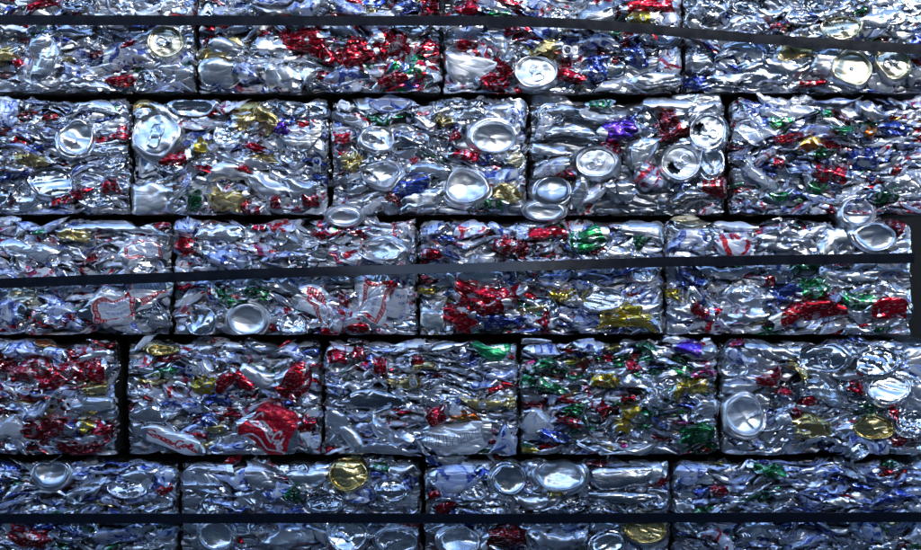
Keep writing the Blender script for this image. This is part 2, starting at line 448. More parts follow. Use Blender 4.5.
        got = s.add('can_end', P2, q[keep], (M[tint], M[side]), uvs, mi[keep])
        if kind == 'lid' and (tab or rivet):
            V, Q = tab_mesh(rivet_only=not tab)
            s.add('pull_tab' if tab else 'rivet', warp(V), Q, (M['goldend'] if tint == 'goldend' else M['dullend'] if tint == 'cream' else M['end'],), parent=got)
        return got

    # --- a pull tab torn loose and pressed into the face
    def tab(s, px, py, size, rot=0.0, tint='bright'):
        V, Q = tab_mesh()
        V = V - np.array([0, 0.003, 0.004])
        k = size * S / 0.024
        a = math.radians(rot); ca, sa = math.cos(a), math.sin(a)
        V = Crumple(s.rng, 0.02, 0.0012, 3)(V) * k
        x, y, z = V.T
        V = np.stack([x * ca - z * sa + PX(px), y - 0.004, x * sa + z * ca + PZ(py)], 1)
        V[:, 1] += s.fy - 0.002
        s.add('pull_tab', V, Q, (M[tint],))

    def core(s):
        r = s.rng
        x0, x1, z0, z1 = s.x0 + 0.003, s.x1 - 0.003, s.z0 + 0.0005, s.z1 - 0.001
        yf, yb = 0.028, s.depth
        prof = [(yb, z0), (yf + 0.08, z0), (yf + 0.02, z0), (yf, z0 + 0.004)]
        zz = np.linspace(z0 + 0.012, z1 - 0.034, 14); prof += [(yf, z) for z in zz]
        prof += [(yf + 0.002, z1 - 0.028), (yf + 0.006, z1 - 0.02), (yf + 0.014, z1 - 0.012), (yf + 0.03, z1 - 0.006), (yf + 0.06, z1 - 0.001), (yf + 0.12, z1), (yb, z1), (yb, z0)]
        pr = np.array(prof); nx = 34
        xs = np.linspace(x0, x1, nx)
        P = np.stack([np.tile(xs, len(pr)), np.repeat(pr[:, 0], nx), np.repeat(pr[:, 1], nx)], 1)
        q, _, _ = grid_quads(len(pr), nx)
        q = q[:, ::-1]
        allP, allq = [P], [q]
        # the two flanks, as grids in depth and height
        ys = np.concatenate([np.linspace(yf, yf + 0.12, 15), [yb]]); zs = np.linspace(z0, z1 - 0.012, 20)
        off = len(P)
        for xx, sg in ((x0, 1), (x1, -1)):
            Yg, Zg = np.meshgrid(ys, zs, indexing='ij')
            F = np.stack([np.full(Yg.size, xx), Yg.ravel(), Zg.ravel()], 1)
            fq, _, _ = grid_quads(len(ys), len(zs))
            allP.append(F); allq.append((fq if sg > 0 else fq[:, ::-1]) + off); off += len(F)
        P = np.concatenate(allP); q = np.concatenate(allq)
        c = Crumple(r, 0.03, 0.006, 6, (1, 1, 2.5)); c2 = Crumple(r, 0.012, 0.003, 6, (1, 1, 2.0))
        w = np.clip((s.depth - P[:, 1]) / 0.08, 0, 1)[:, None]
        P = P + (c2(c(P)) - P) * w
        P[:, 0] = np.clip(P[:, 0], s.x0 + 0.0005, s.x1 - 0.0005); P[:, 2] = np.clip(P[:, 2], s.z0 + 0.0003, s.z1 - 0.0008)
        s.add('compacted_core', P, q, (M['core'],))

    def fill(s, n_rows, wr, palette, loose=0.0, end_rate=0.04, deep=0.0):
        """layers of pressed cans over the whole face"""
        r = s.rng
        names = list(palette); wts = np.array([palette[k] for k in names], float); wts /= wts.sum()
        x0, x1 = s.x0 / S + 460.5, s.x1 / S + 460.5
        yt, yb = 275 - (s.z1 - ZC) / S, 275 - (s.z0 - ZC) / S
        x0v, x1v = max(x0, -18), min(x1, 939)
        yt_v, yb_v = max(yt + 4, -14), min(yb, 566)
        dy = (yb - yt - 4) / n_rows
        y = yt + 4 + dy * 0.5
        while y < yb:
            if yt_v - dy < y < yb_v + dy:
                x = x0v - r.uniform(0, 20)
                while x < x1v + 4:
                    w = r.uniform(*wr); h = dy * r.uniform(0.75, 1.75) * (1 + loose * r.uniform(0, 1.2))
                    dsg = str(r.choice(names, p=wts))
                    if dsg in BOLD: w *= 0.85; h *= 0.75
                    cx = x + w / 2
                    cx = min(max(cx, x0 + w * 0.40), x1 - w * 0.40)
                    rot = r.normal(0, 9 + 22 * loose)
                    cyj = y + r.uniform(-0.5, 0.5) * dy
                    if r.uniform() < end_rate and cyj > yt + 12 and cyj < yb - 8:
                        s.end(cx, cyj, r.uniform(26, 40), max(h * 1.2, r.uniform(13, 26)), kind=r.choice(['dome', 'lid']), tint=r.choice(['alu', 'alu', 'dark']), rot=None, yf=r.uniform(0.0, 0.006), crush=1.5, side=str(r.choice(names, p=wts)))
                    else:
                        s.can(cx, cyj, w, h, rot, dsg, yf=deep + 0.001 + 0.022 * r.uniform() ** 1.3, crush=r.uniform(0.9, 1.5) * (0.6 if deep else 1), ends=str(r.choice(['alu', 'dark'])), free=(y < yt + 4 + dy and r.uniform() < 0.22))
                    x += w * r.uniform(0.55, 0.85)
            y += dy
    def slivers(s, n, palette, loose):
        """thin folded edges of sheet squeezed out between the cans"""
        r = s.rng
        names = list(palette); wts = np.array([palette[k] * (1.6 if k in BOLD or k in ('wred', 'wblue', 'white') else 0.6) for k in names], float)
        names += ['bright', 'mixed']; wts = np.append(wts, [wts.sum() * .16, wts.sum() * .05]); wts /= wts.sum()
        x0, x1 = s.x0 / S + 460.5, s.x1 / S + 460.5
        yt, yb = 275 - (s.z1 - ZC) / S, 275 - (s.z0 - ZC) / S
        for i in range(n):
            w = r.uniform(18, 54); h = r.uniform(3.0, 6.5) * (1 + loose * 0.4)
            cx = r.uniform(max(x0, -12) + w * .3, min(x1, 932) - w * .3); cy = r.uniform(max(yt, -6) + 8, min(yb, 556) - 3)
            s.can(cx, cy, w, h, r.normal(0, 10 + 18 * loose), str(r.choice(names, p=wts)), yf=r.uniform(0.0, 0.009), crush=r.uniform(1.0, 1.7), d=r.uniform(0.016, 0.026), ends='alu')

_tm = {}
def tab_mesh(rivet_only=False):
    if rivet_only in _tm: return _tm[rivet_only]
    n = 22
    t = np.linspace(0, 2 * np.pi, n + 1)
    V, Q = [], []
    def ring(cx, cz, ro, ri, y0, y1, sq=2.0):
        off = sum(len(v) for v in V)
        def loop(rx, rz, y):
            c, s_ = np.cos(t), np.sin(t)
            k = (np.abs(c) ** sq + np.abs(s_) ** sq) ** (-1 / sq)
            return np.stack([cx + rx * k * c, np.full(n + 1, y), cz + rz * k * s_], 1)
        rows = [loop(*ro, y1), loop(*ro, (y0 + y1) / 2), loop(ro[0] - .0007, ro[1] - .0007, y0), loop(ri[0] + .0006, ri[1] + .0006, y0), loop(*ri, (y0 + y1) / 2), loop(*ri, y1)]
        V.append(np.concatenate(rows)); Q.append(grid_quads(6, n + 1)[0] + off)
    if not rivet_only:
        ring(0, 0.0085, (0.0078, 0.0078), (0.0048, 0.0045), 0.0002, 0.0022, 3)   # finger ring
        ring(0, -0.0035, (0.0078, 0.0068), (0.0026, 0.0026), 0.0006, 0.0024, 3)  # nose
    ring(0, -0.003 if not rivet_only else 0, (0.0030, 0.0030), (0.0002, 0.0002), -0.0002 if not rivet_only else 0.0005, 0.0034, 2)
    out = (np.concatenate(V), np.concatenate(Q))
    _tm[rivet_only] = out
    return out

# ------------------------------------------------------------------ lettering drawn in a can's own wrap coordinates
def catmull(pts, n=10):
    p = np.array(pts, float); p = np.vstack([2 * p[0] - p[1], p, 2 * p[-1] - p[-2]])
    out = []
    for i in range(1, len(p) - 2):
        t = np.linspace(0, 1, n, endpoint=False)[:, None]
        a, b, c, d = p[i - 1], p[i], p[i + 1], p[i + 2]
        out.append(0.5 * (2 * b + (c - a) * t + (2 * a - 5 * b + 4 * c - d) * t ** 2 + (3 * b - a - 3 * c + d) * t ** 3))
    out.append(p[-2][None]); return np.vstack(out)
def seg_dist(A, B, poly):
    d = np.full(A.shape, 1e9)
    for (x0, y0), (x1, y1) in zip(poly[:-1], poly[1:]):
        dx, dy = x1 - x0, y1 - y0
        t = np.clip(((A - x0) * dx + (B - y0) * dy) / (dx * dx + dy * dy + 1e-9), 0, 1)
        d = np.minimum(d, np.hypot(A - x0 - t * dx, B - y0 - t * dy))
    return d
# flowing script: x runs along the word, y up; capital height 10
SCRIPT = [
    [(9, 8.5), (8, 10), (5, 9.5), (2, 6), (1.5, 2.5), (3.5, 0.3), (7, 1), (9, 3)],                       # C
    [(12.5, 5), (10.7, 4), (10.3, 1.6), (11.8, 0.2), (13.6, 1.8), (13.5, 4.2), (12.5, 5), (15, 4.6)],     # o
    [(18.6, 4.2), (17.4, 5), (15.9, 3.4), (15.8, 1.2), (17.2, 0.2), (19.2, 1.8)],                         # c
    [(22.8, 4.2), (21.2, 5), (19.6, 3.2), (19.8, 0.8), (21.2, 0.3), (22.8, 2.6), (23, 4.8), (22.9, 1), (24, 0.3), (25.4, 2)],  # a
    [(25.2, 3.4), (27.4, 3.6)],                                                                          # dash
    [(35, 8.5), (34, 10), (31, 9.5), (28.4, 6), (28, 2.5), (30, 0.3), (33, 1), (35, 3)],                  # C
    [(38, 5), (36.4, 4), (36, 1.6), (37.4, 0.2), (39, 1.8), (39, 4.2), (38, 5), (40, 4.2)],               # o
    [(40.4, 2), (42.6, 6.5), (42.8, 9.6), (41.6, 9.2), (41, 4), (41.6, 0.6), (43.4, 1.4)],                # l
    [(46.8, 4.2), (45.2, 5), (43.7, 3.2), (43.9, 0.8), (45.2, 0.3), (46.8, 2.6), (47, 4.8), (46.9, 1), (48, 0.3), (50, 2)],    # a
    [(3, 0.3), (9, -2.4), (18, -1.6), (27, -3.0), (34, -1.5)],                                            # swash
]
def script_ink(A, B, bgcol, fg, size, pos, rot, width=0.75, curve=0.0):
    """A across the face (mm, +up), B along the can (mm)"""
    a = math.radians(rot)
    u = ((B - pos[0]) * math.cos(a) + (A - pos[1]) * math.sin(a)) / size
    v = (-(B - pos[0]) * math.sin(a) + (A - pos[1]) * math.cos(a)) / size
    v = v - curve * (u - 25) ** 2
    d = np.full(u.shape, 1e9)
    near = (u > -3) & (u < 54) & (v > -7) & (v < 14)
    if near.any():
        dd = np.full(near.sum(), 1e9)
        for st in SCRIPT: dd = np.minimum(dd, seg_dist(u[near], v[near], catmull(st, 5)))
        d[near] = dd
    k = np.clip((width + 0.22 - d) / 0.44, 0, 1)[:, None]
    return np.array(bgcol) * (1 - k) + np.array(fg) * k

def ink_red_script(A, B):
    # A = arc from the middle of the seen face; theta grows downwards on the seen side
    col = script_ink(-A, B, RED, (0.80, 0.80, 0.82), 1.75, (-44, 8), -22, 0.85, curve=-0.006)
    rng = np.abs(-A + 30 + 4 * np.sin(B / 9))
    k = np.clip((2.2 - rng) / 0.8, 0, 1)[:, None]
    return col * (1 - k) + np.array(WH) * k
def ink_white_script(A, B):
    return script_ink(-A, B, WH, RED, 1.9, (-48, -8), 0, 1.1)
def ink_label(A, B):
    """white can with a red ribbon border carrying small pale letters, fine blue lines between"""
    A = -A
    col = np.tile(np.array(WH), (len(A), 1))
    def put(mask, c):
        m = np.clip(mask, 0, 1)[:, None]; return col * (1 - m) + np.array(c) * m
    box = np.maximum(np.abs(A) - 22, np.abs(B) - 40)
    fine = (np.sin(B * 1.7 + 2.2 * np.sin(A * 0.9)) > 0.15) & (np.abs(((A + 30) % 8.5) - 4) < 1.8) & (box < -8)
    col = put(fine * 0.85, (0.10, 0.15, 0.50))
    rib = np.clip((4.2 - np.abs(box + 1)) / 0.6, 0, 1)
    col = put(rib, RED)
    along = np.where(np.abs(A) - 22 > np.abs(B) - 40, B, A)
    tick = (np.abs((along % 4.2) - 2.1) < 1.1) & (np.abs(box + 1) < 1.9) & (np.sin(along * 3.1) > -0.5)
    col = put(tick * 0.9, (0.8, 0.8, 0.82))
    return col
def ink_green_script(A, B):
    return script_ink(-A, B, (0.01, 0.22, 0.08), (0.75, 0.8, 0.78), 1.5, (-38, -6), 8, 0.9)
def ink_outline(A, B):
    """silver can with a row of outlined capitals too crushed to read"""
    A = -A
    col = np.tile(np.array((0.70, 0.71, 0.74)), (len(A), 1))
    d = np.full(len(A), 1e9)
    for i in range(6):
        x = -44 + i * 15
        for st in ([(0, 0), (0, 18), (4, 18), (4, 0), (0, 0)], [(7, 18), (11, 18), (11, 10 - 4 * (i % 2)), (7, 8), (7, 0), (11, 0)]):
            d = np.minimum(d, seg_dist(B, A, np.array(st, float) + np.array([x, -9])))
    k = np.clip((1.0 - d) / 0.5, 0, 1)[:, None]
    return col * (1 - k) + np.array((0.16, 0.18, 0.25)) * k

# ------------------------------------------------------------------ setting
def plane(name, pts, mat):
    me = bpy.data.meshes.new(name); me.from_pydata(pts, [], [tuple(range(len(pts)))]); me.materials.append(mat)
    o = bpy.data.objects.new(name, me); C.objects.link(o); o['kind'] = 'structure'; return o
GZ = PZ(585)
plane('ground', [(-60, -60, GZ), (60, -60, GZ), (60, 60, GZ), (-60, 60, GZ)], M['ground'])
def box(name, a, b, mat):
    (x0, y0, z0), (x1, y1, z1) = a, b
    v = [(x0, y0, z0), (x1, y0, z0), (x1, y1, z0), (x0, y1, z0), (x0, y0, z1), (x1, y0, z1), (x1, y1, z1), (x0, y1, z1)]
    f = [(0, 3, 2, 1), (4, 5, 6, 7), (0, 1, 5, 4), (1, 2, 6, 5), (2, 3, 7, 6), (3, 0, 4, 7)]
    me = bpy.data.meshes.new(name); me.from_pydata(v, [], f); me.materials.append(mat)
    o = bpy.data.objects.new(name, me); C.objects.link(o); return o
bw = box('back_wall', (-1.1, 0.402, GZ), (1.1, 0.52, PZ(-60)), M['back']); bw['kind'] = 'structure'
# unseen wall added behind the camera: dark reflections, shade on the lower courses
yw = box('added_shade_wall', (-14, -4.4, GZ), (14, -4.0, 0.42 + 4.0 / math.cos(math.radians(SUN_AZ)) * math.tan(math.radians(SUN_EL))), M['wall']); yw['kind'] = 'structure'

# ------------------------------------------------------------------ what each bale shows (photo pixels)
PAL = {
 'plain':  dict(silver=5, white=1.5, wblue=1.2, wred=.8, red=.45, gold=.25, blue=.2, green=.15),
 'dull':   dict(silver=6, wblue=1.6, blue=.35, red=.3, dred=.25, green=.15),
 'redmix': dict(silver=2.2, white=2, wblue=1.4, wred=2.2, red=1.5, blue=.5, green=.3, gold=.2),
 'bluemix':dict(silver=2, white=2, wblue=3, wred=1.2, red=.6, blue=1.2, green=.5, gold=.2),
 'fine':   dict(silver=1.8, white=2.4, wblue=3.8, wred=1.4, red=.9, blue=.7, green=1.0, orange=.15),
 'label':  dict(white=3.6, wred=5.0, wblue=3.6, silver=.6, red=.3, blue=.2),
 'greens': dict(silver=3, white=1, wblue=1.2, wred=.6, red=.7, green=2.3, yellow=.25, gold=.35, blue=.45, magenta=.25),
 'darkred':dict(silver=1.6, white=1.4, wred=1.8, red=1.3, dred=1.9, gold=.35, wblue=1),
 'deep':   dict(silver=4, wblue=3, blue=1.1, green=.5, red=.3, gold=.2),
}
def E(*a, **k): return ('end', a, k)
def P(*a, **k): return ('can', a, k)
def T(*a, **k): return ('tab', a, k)

BALES = []
def bale(x0, x1, row, pal, rows, wr, loose, er, label, feats):
    BALES.append((x0, x1, row, pal, rows, wr, loose, er, label, feats))
ROW = {'A': (-30, 92), 'B': (94, 215), 'C': (217, 336), 'D': (338, 457), 'E': (459, 585)}

# ---- top course
bale(-50, 193, 'A', 'dull', 9, (34, 66), .35, .05, 'dull silver can bale with one cream lid and dark pull tab at its corner', [
 E(165,41,38,35,'lid','cream',rot=70,crush=.5,tilt=(.05,.05)), P(148,12,30,15,12,'white',crush=.6), P(42,56,46,36,80,'silver',crush=.6), P(124,54,48,32,4,'wblue',crush=.7),
 P(175,72,44,20,0,'silver'), P(122,80,32,11,8,'red'), P(125,44,24,6,26,'red'), P(15,63,12,10,-50,'red'), P(4,53,24,16,30,'gold'), P(68,58,16,8,0,'gold'),
 P(90,82,50,12,-8,'silver'), P(60,30,60,14,0,'silver'), P(75,70,40,16,-30,'wblue'), E(75,2,34,16,'lid',rot=30)])
bale(196, 440, 'A', 'redmix', 9, (30, 62), .2, .02, 'can bale with large red crumpled cans above bright silver ones, crossed by the upper strap', [
 P(217,70,48,38,-12,'bright',crush=.7), P(270,46,44,20,-8,'bright',crush=.7), P(225,44,40,17,-12,'bright',crush=.7), P(300,38,56,24,-12,'red'), P(322,50,36,20,-30,'red'),
 P(356,54,42,34,25,'red'), P(391,46,40,28,-25,'red'), P(432,50,22,28,70,'red'), P(404,73,58,34,14,'mixed'), P(412,72,26,9,12,'green'), P(392,80,36,10,20,'red'), P(245,70,30,20,-15,'wblue'),
 P(285,76,54,30,-8,'bright'), P(345,76,50,20,8,'wblue'), P(305,76,20,24,60,'bright'), P(407,7,28,12,10,'blue'), P(431,5,24,16,0,'red'), P(305,6,36,16,15,'wblue'), P(228,12,40,14,0,'white'), P(350,8,40,14,-20,'wblue')])
bale(443, 684, 'A', 'redmix', 9, (28, 56), .2, .02, 'can bale with white lid, loose pull tab and gold streak, crossed by upper strap', [
 P(468,66,50,36,-15,'bright',crush=.6), P(466,43,26,10,0,'red'), P(497,72,36,24,35,'red'), P(495,84,36,8,-5,'red'), E(536,71,46,36,'lid','bright',rot=200,crush=.8,tilt=(-.12,.1)), P(545,48,40,17,10,'gold'), T(570,50,15,90),
 P(600,40,42,16,-5,'wblue'), P(598,68,30,26,20,'blue'), P(637,55,24,24,30,'blue'), P(570,76,38,10,-16,'red'), P(672,60,30,28,60,'wred'), P(655,79,62,16,3,'bright'), P(468,8,26,12,0,'red'),
 P(650,5,56,14,4,'red'), P(640,16,26,9,0,'yellow'), P(500,15,28,12,-10,'green'), E(560,12,24,14,'lid','bright',rot=40), P(620,85,60,10,0,'white'), P(500,45,40,22,-25,'silver'), P(600,12,50,18,20,'silver')])
bale(686, 934, 'A', 'dull', 8, (34, 66), .5, .05, 'silver can bale with two pale gold lids side by side near its lower edge', [
 E(853,67,44,36,'lid','cream',rot=180,crush=.8,tab=False,rivet=True,tilt=(.05,.1)), E(894,61,38,36,'lid','cream',rot=120,crush=1.1,tilt=(-.1,.1)), E(842,27,44,26,'lid','cream',rot=30,crush=1.2,tab=False,rivet=True), P(800,49,48,18,8,'gold'),
 P(775,69,74,28,6,'bright',crush=.7), P(735,76,52,12,8,'silver'), P(826,62,46,24,42,'silver'), P(812,82,34,7,5,'red'), E(715,5,30,22,'lid','alu',rot=200), P(778,26,8,16,80,'red'), P(740,22,50,20,15,'silver'), P(880,18,60,16,15,'silver'),
 P(700,62,24,40,70,'silver'), P(745,48,50,18,-10,'silver')])
# ---- second course
bale(-70, 127, 'B', 'dull', 13, (26, 56), .1, .03, 'dim silver can bale with two round can ends one above the other', [
 E(75,137,42,40,'dome','bright',crush=1.2), E(50,182,48,33,'lid','alu',rot=0,crush=1.1,tab=False), P(5,110,24,26,0,'wblue'), P(108,187,22,11,10,'red'), P(80,193,26,9,25,'red'), P(60,201,24,8,10,'red'), P(122,135,10,18,80,'red'), P(112,108,16,8,10,'green'), P(30,160,40,10,-8,'gold'), P(90,105,50,14,5,'silver')])
bale(130, 327, 'B', 'plain', 9, (28, 58), .35, .04, 'bright silver can bale with a crinkled gold can and a small green patch', [
 E(155,133,54,48,'lid','bright',rot=170,crush=1.6), E(190,106,54,24,'dome','alu',crush=.8,tilt=(0,-.4),yf=0), P(252,117,48,30,5,'gold',crush=1.2), P(238,136,20,14,0,'bright'), P(200,147,18,14,0,'yellow'), P(280,130,14,17,75,'purple'), P(172,158,38,10,8,'red'), P(255,148,26,7,-10,'red'),
 P(225,170,44,21,4,'bright',crush=.5), P(204,167,8,20,80,'red'), P(243,168,7,20,70,'red'), P(265,185,48,28,-25,'bright',crush=.6), P(148,198,46,38,12,'bright',crush=.6), P(192,200,20,20,0,'green'), P(230,198,38,21,8,'gold',crush=1.4), P(250,207,28,12,-15,'dred'), P(276,203,12,10,0,'red'),
 P(301,190,42,26,-12,'silver'), T(317,164,13,0), E(291,106,36,20,'dome','dark',tilt=(0,-.3),yf=.001), P(320,180,10,18,80,'blue'), P(300,140,48,20,8,'silver'), P(240,160,60,12,-14,'silver'), P(310,200,20,12,0,'red')])
bale(330, 527, 'B', 'plain', 11, (26, 54), .2, .03, 'silver can bale with three large shiny can ends and a loose green strip below', [
 E(378,138,38,28,'lid','bright',rot=80,crush=1.2), P(407,143,42,20,-10,'dark'), E(493,137,52,38,'dome','bright',crush=.9), P(350,163,26,20,20,'gold'), E(380,174,46,32,'dome','bright',crush=1.5), P(430,170,48,16,-3,'silver',crush=.6), E(467,186,52,42,'dome','bright',crush=.9), P(425,200,54,24,12,'bright',crush=.8),
 P(412,186,42,14,12,'blue'), P(502,176,52,17,6,'wblue'), P(516,158,22,20,50,'cream'), P(508,190,26,22,40,'gold',crush=1.5), P(490,203,34,14,0,'green'), P(343,138,20,9,0,'red'), P(465,155,36,9,-5,'red'), P(455,135,16,8,30,'red'), P(395,200,10,16,70,'red'),
 E(390,101,48,24,'dome','wblue',tilt=(0,-.4),yf=.002), E(462,99,44,20,'dome','dark',tilt=(0,-.4),yf=.003), P(425,122,30,14,-20,'bright'), P(445,120,24,9,0,'gold')])
bale(530, 728, 'B', 'plain', 6, (42, 66), .8, .05, 'loosely packed can bale with drink holes open in white lids and a purple can', [
 P(670,102,52,16,-4,'bright',crush=.5), P(620,130,42,18,9,'purple',crush=.6), P(673,127,36,30,38,'dred',crush=.7), E(708,131,40,40,'lid','alu',rot=250,crush=.7,hole=True,tilt=(-.15,.1)), E(681,162,42,38,'lid','bright',rot=310,crush=.5,hole=True,tilt=(-.14,.06)),
 E(597,162,46,34,'lid','bright',rot=120,crush=.8,tilt=(-.1,.1)), E(553,189,42,30,'dome','dark',crush=.4,tilt=(.1,.3)), E(711,161,30,34,'dome','alu',crush=1.0), P(640,152,40,26,55,'silver',crush=.6), P(652,176,34,24,-30,'wred',crush=.7), P(622,190,34,26,0,'silver'), P(580,190,40,20,75,'silver',crush=.6),
 P(716,186,36,22,-8,'dred',crush=.7), P(545,125,30,16,65,'white'), P(552,168,42,16,22,'white',crush=.6), P(563,173,28,7,6,'red'), P(572,131,54,11,-4,'silver',crush=.6), P(602,116,62,10,-8,'white'), P(600,103,28,9,5,'green'), P(548,150,44,11,-6,'silver',crush=.6), P(613,147,24,10,-30,'red'), P(560,110,40,12,10,'silver'), P(690,196,40,14,15,'silver')])
bale(733, 934, 'B', 'fine', 15, (20, 44), .15, .0, 'finely shredded bluish can bale flecked with green and red, ending the second course', [
 P(782,122,28,15,12,'green'), P(826,115,16,9,0,'green'), P(790,138,36,9,6,'red'), P(813,142,30,10,-6,'orange'), P(832,172,38,16,-18,'red',crush=.7), P(865,160,28,18,10,'blue'), P(895,128,40,14,-5,'blue'), P(845,130,28,10,5,'green'), P(822,152,28,10,10,'green'), P(817,187,26,14,-10,'green'), P(780,196,24,9,0,'green'),
 P(885,196,30,11,0,'green'), P(778,163,16,9,-20,'red'), P(896,170,14,10,20,'red'), P(870,132,18,9,-15,'orange'), P(892,183,14,9,10,'bright'), P(762,122,52,26,-35,'wblue'), P(907,182,34,22,0,'silver'), P(748,135,36,18,-10,'white'), P(790,112,60,12,4,'white'), P(760,175,50,14,-40,'white'), P(835,98,60,9,0,'wblue'), P(870,112,44,14,-30,'silver')])
# ---- third course
bale(-75, 168, 'C', 'label', 11, (30, 64), .15, .02, 'can bale with red-bordered white labels beside the lower joint, under middle strap', [
 P(146,287,56,34,24,'inked',ink='label',crush=.95), P(113,307,62,42,8,'inked',ink='label',crush=.95), P(140,252,48,26,12,'inked',ink='label',crush=.9), P(62,316,48,28,-15,'wblue'), P(68,318,14,14,0,'red'), P(22,296,42,22,-5,'cream'), P(118,226,92,15,-4,'silver',crush=.6), P(75,236,36,11,-12,'gold'), P(92,258,14,9,0,'red'),
 P(30,252,56,26,-10,'silver'), P(10,310,30,22,0,'wblue'), P(55,305,50,12,-35,'wblue'), P(45,322,22,12,0,'red'), P(158,320,22,16,0,'silver'), P(35,222,60,14,-6,'wblue'), P(40,232,14,8,0,'green'), P(125,262,50,16,0,'white')])
bale(171, 416, 'C', 'label', 11, (26, 54), .35, .03, 'white and red can bale with one shiny can base low under middle strap', [
 E(247,320,46,38,'dome','bright',crush=.35,tilt=(0,.05)), E(344,217,40,22,'dome','bright',crush=.3,tilt=(0,-.25),free=True), P(218,233,50,20,0,'silver',crush=.8), P(185,246,22,14,0,'red'), E(381,250,50,26,'dome','bright',crush=1.6), P(258,223,14,12,0,'red'), E(292,324,34,22,'dome','alu',crush=1.6), E(200,322,34,28,'lid','alu',rot=20,crush=1.6,tab=False),
 P(255,294,28,12,-10,'green'), P(228,300,40,12,-25,'green'), P(318,306,50,30,-40,'inked',ink='label',crush=.9), P(372,300,56,40,70,'inked',ink='label',crush=.8), P(345,320,40,26,15,'wred'), P(395,300,40,24,75,'white',crush=.5), P(300,250,60,20,-20,'silver'), T(402,233,11,20), P(225,258,50,24,-20,'wblue'), P(350,255,50,20,10,'wred'),
 P(276,285,60,14,-14,'silver'), P(330,330,10,18,80,'red'), P(357,328,24,8,0,'red'), P(343,300,22,7,-60,'red'), P(391,287,20,8,-60,'red'), P(318,234,10,14,75,'red'), P(355,232,22,7,10,'red'), P(185,225,26,24,30,'wblue')])
bale(419, 665, 'C', 'bluemix', 12, (26, 52), .2, .02, 'many-coloured can bale with red cans along its lower part and yellow streaks', [
 E(545,211,46,22,'dome','bright',crush=.3,tilt=(0,-.2),free=True), P(548,233,46,12,4,'red',crush=.7), P(512,246,44,19,-12,'dred'), P(590,240,44,24,12,'green'), P(641,240,18,13,40,'green'), P(645,224,48,34,-20,'silver',crush=.6), P(430,254,22,10,0,'red'), P(487,293,76,20,-9,'red',crush=.7), P(482,304,56,13,-8,'red'), P(502,300,24,24,50,'red',crush=.6),
 P(460,320,46,20,-25,'red',crush=.8), P(430,322,36,24,-30,'bright'), P(497,321,54,14,-8,'blue'), P(478,276,52,20,-4,'bright',crush=.6), P(560,295,32,12,0,'yellow'), P(588,297,14,12,30,'yellow'), P(628,320,66,20,0,'yellow'), P(640,309,40,13,4,'bright'), P(590,324,36,18,0,'wblue'), E(603,300,44,24,'lid','alu',rot=90,crush=1.3,tab=False), P(546,321,18,14,30,'red'),
 P(453,214,26,9,0,'orange'), P(432,228,30,18,20,'wblue'), P(505,226,30,22,-30,'wblue'), P(620,255,50,16,10,'silver'), P(540,322,40,12,-10,'white'), P(422,290,8,20,80,'yellow'), P(470,228,40,16,8,'wred')])
bale(667, 916, 'C', 'plain', 9, (30, 62), .35, .04, 'can bale ending the strapped third course, red cans along bottom, gold-rimmed can base', [
 E(694,213,42,32,'dome','cream',crush=.6,tilt=(0,-.05)), P(737,221,50,20,-4,'white',crush=.6), P(792,213,50,16,0,'dark'), E(859,211,38,34,'dome','bright',crush=.7,tilt=(.05,0),free=True), P(890,224,32,24,-15,'dred'), E(877,237,54,32,'dome','alu',crush=1.1), T(783,228,12,5), P(690,241,50,26,0,'wblue'), P(737,243,46,26,12,'wred'),
 P(835,242,44,28,25,'bright'), P(790,240,60,22,-6,'silver'), P(702,305,42,24,-40,'mixed',crush=.6), P(700,310,26,12,-40,'red'), P(685,313,50,15,-6,'bright'), P(815,311,84,20,8,'red',crush=.6), P(890,309,44,22,0,'red',crush=.7), P(785,297,44,16,8,'blue'), P(815,288,36,18,15,'green'), P(670,295,12,22,80,'yellow'), P(745,296,54,26,-10,'silver'), P(690,279,36,12,-28,'blue'),
 P(725,272,66,12,-3,'silver'), P(770,280,14,9,0,'red'), P(745,317,56,14,10,'bright'), P(855,275,60,12,0,'silver'), P(860,300,40,14,-12,'green'), P(715,262,50,10,0,'silver')])
# ---- fourth course
bale(-85, 113, 'D', 'darkred', 12, (24, 52), .2, .0, 'dark maroon and red can bale beside the widest vertical gap', [
 P(30,370,50,26,12,'dred',crush=.7), P(55,353,26,18,-15,'wblue',crush=.5), P(70,372,36,22,-25,'red'), P(98,372,22,24,20,'red'), P(95,390,26,14,10,'gold'), P(50,381,30,15,20,'red'), P(45,430,56,18,5,'dred'), P(102,432,16,18,60,'red'), P(85,427,16,10,0,'yellow'), P(92,406,56,16,8,'silver',crush=.7), P(30,412,46,13,10,'wblue'), P(50,341,34,8,0,'orange'), P(10,432,40,30,-20,'white'), P(80,448,60,10,2,'dred'), P(20,350,40,16,0,'wblue')])
bale(125, 320, 'D', 'redmix', 12, (24, 48), .2, .0, 'can bale with a big red can in white script at its lower corner', [
 P(272,431,64,50,-30,'inked',ink='red_script',crush=.65,yf=-.007), P(172,441,70,22,-20,'inked',ink='white_script',crush=.35,yf=-.004), P(224,383,30,13,42,'red',crush=.6), P(243,381,30,12,-45,'red',crush=.6), P(294,381,34,36,-40,'red',crush=.7), P(306,425,24,18,0,'red'), E(265,345,40,18,'dome','dark',crush=.6,tilt=(0,-.3)), E(160,350,34,14,'dome','goldend',crush=1,tilt=(0,-.3)),
 P(203,387,28,15,-6,'yellow'), P(257,379,40,22,-15,'silver',crush=.5), T(192,370,14,80), P(208,422,16,12,0,'blue'), P(215,429,26,9,0,'gold'), P(290,352,36,14,-25,'wblue'), P(150,415,44,26,0,'silver'), P(185,405,50,16,-6,'wblue'), P(300,400,34,12,0,'wred'), P(312,440,16,24,70,'white'), P(225,448,50,10,0,'wblue'), P(215,400,40,14,0,'blue')])
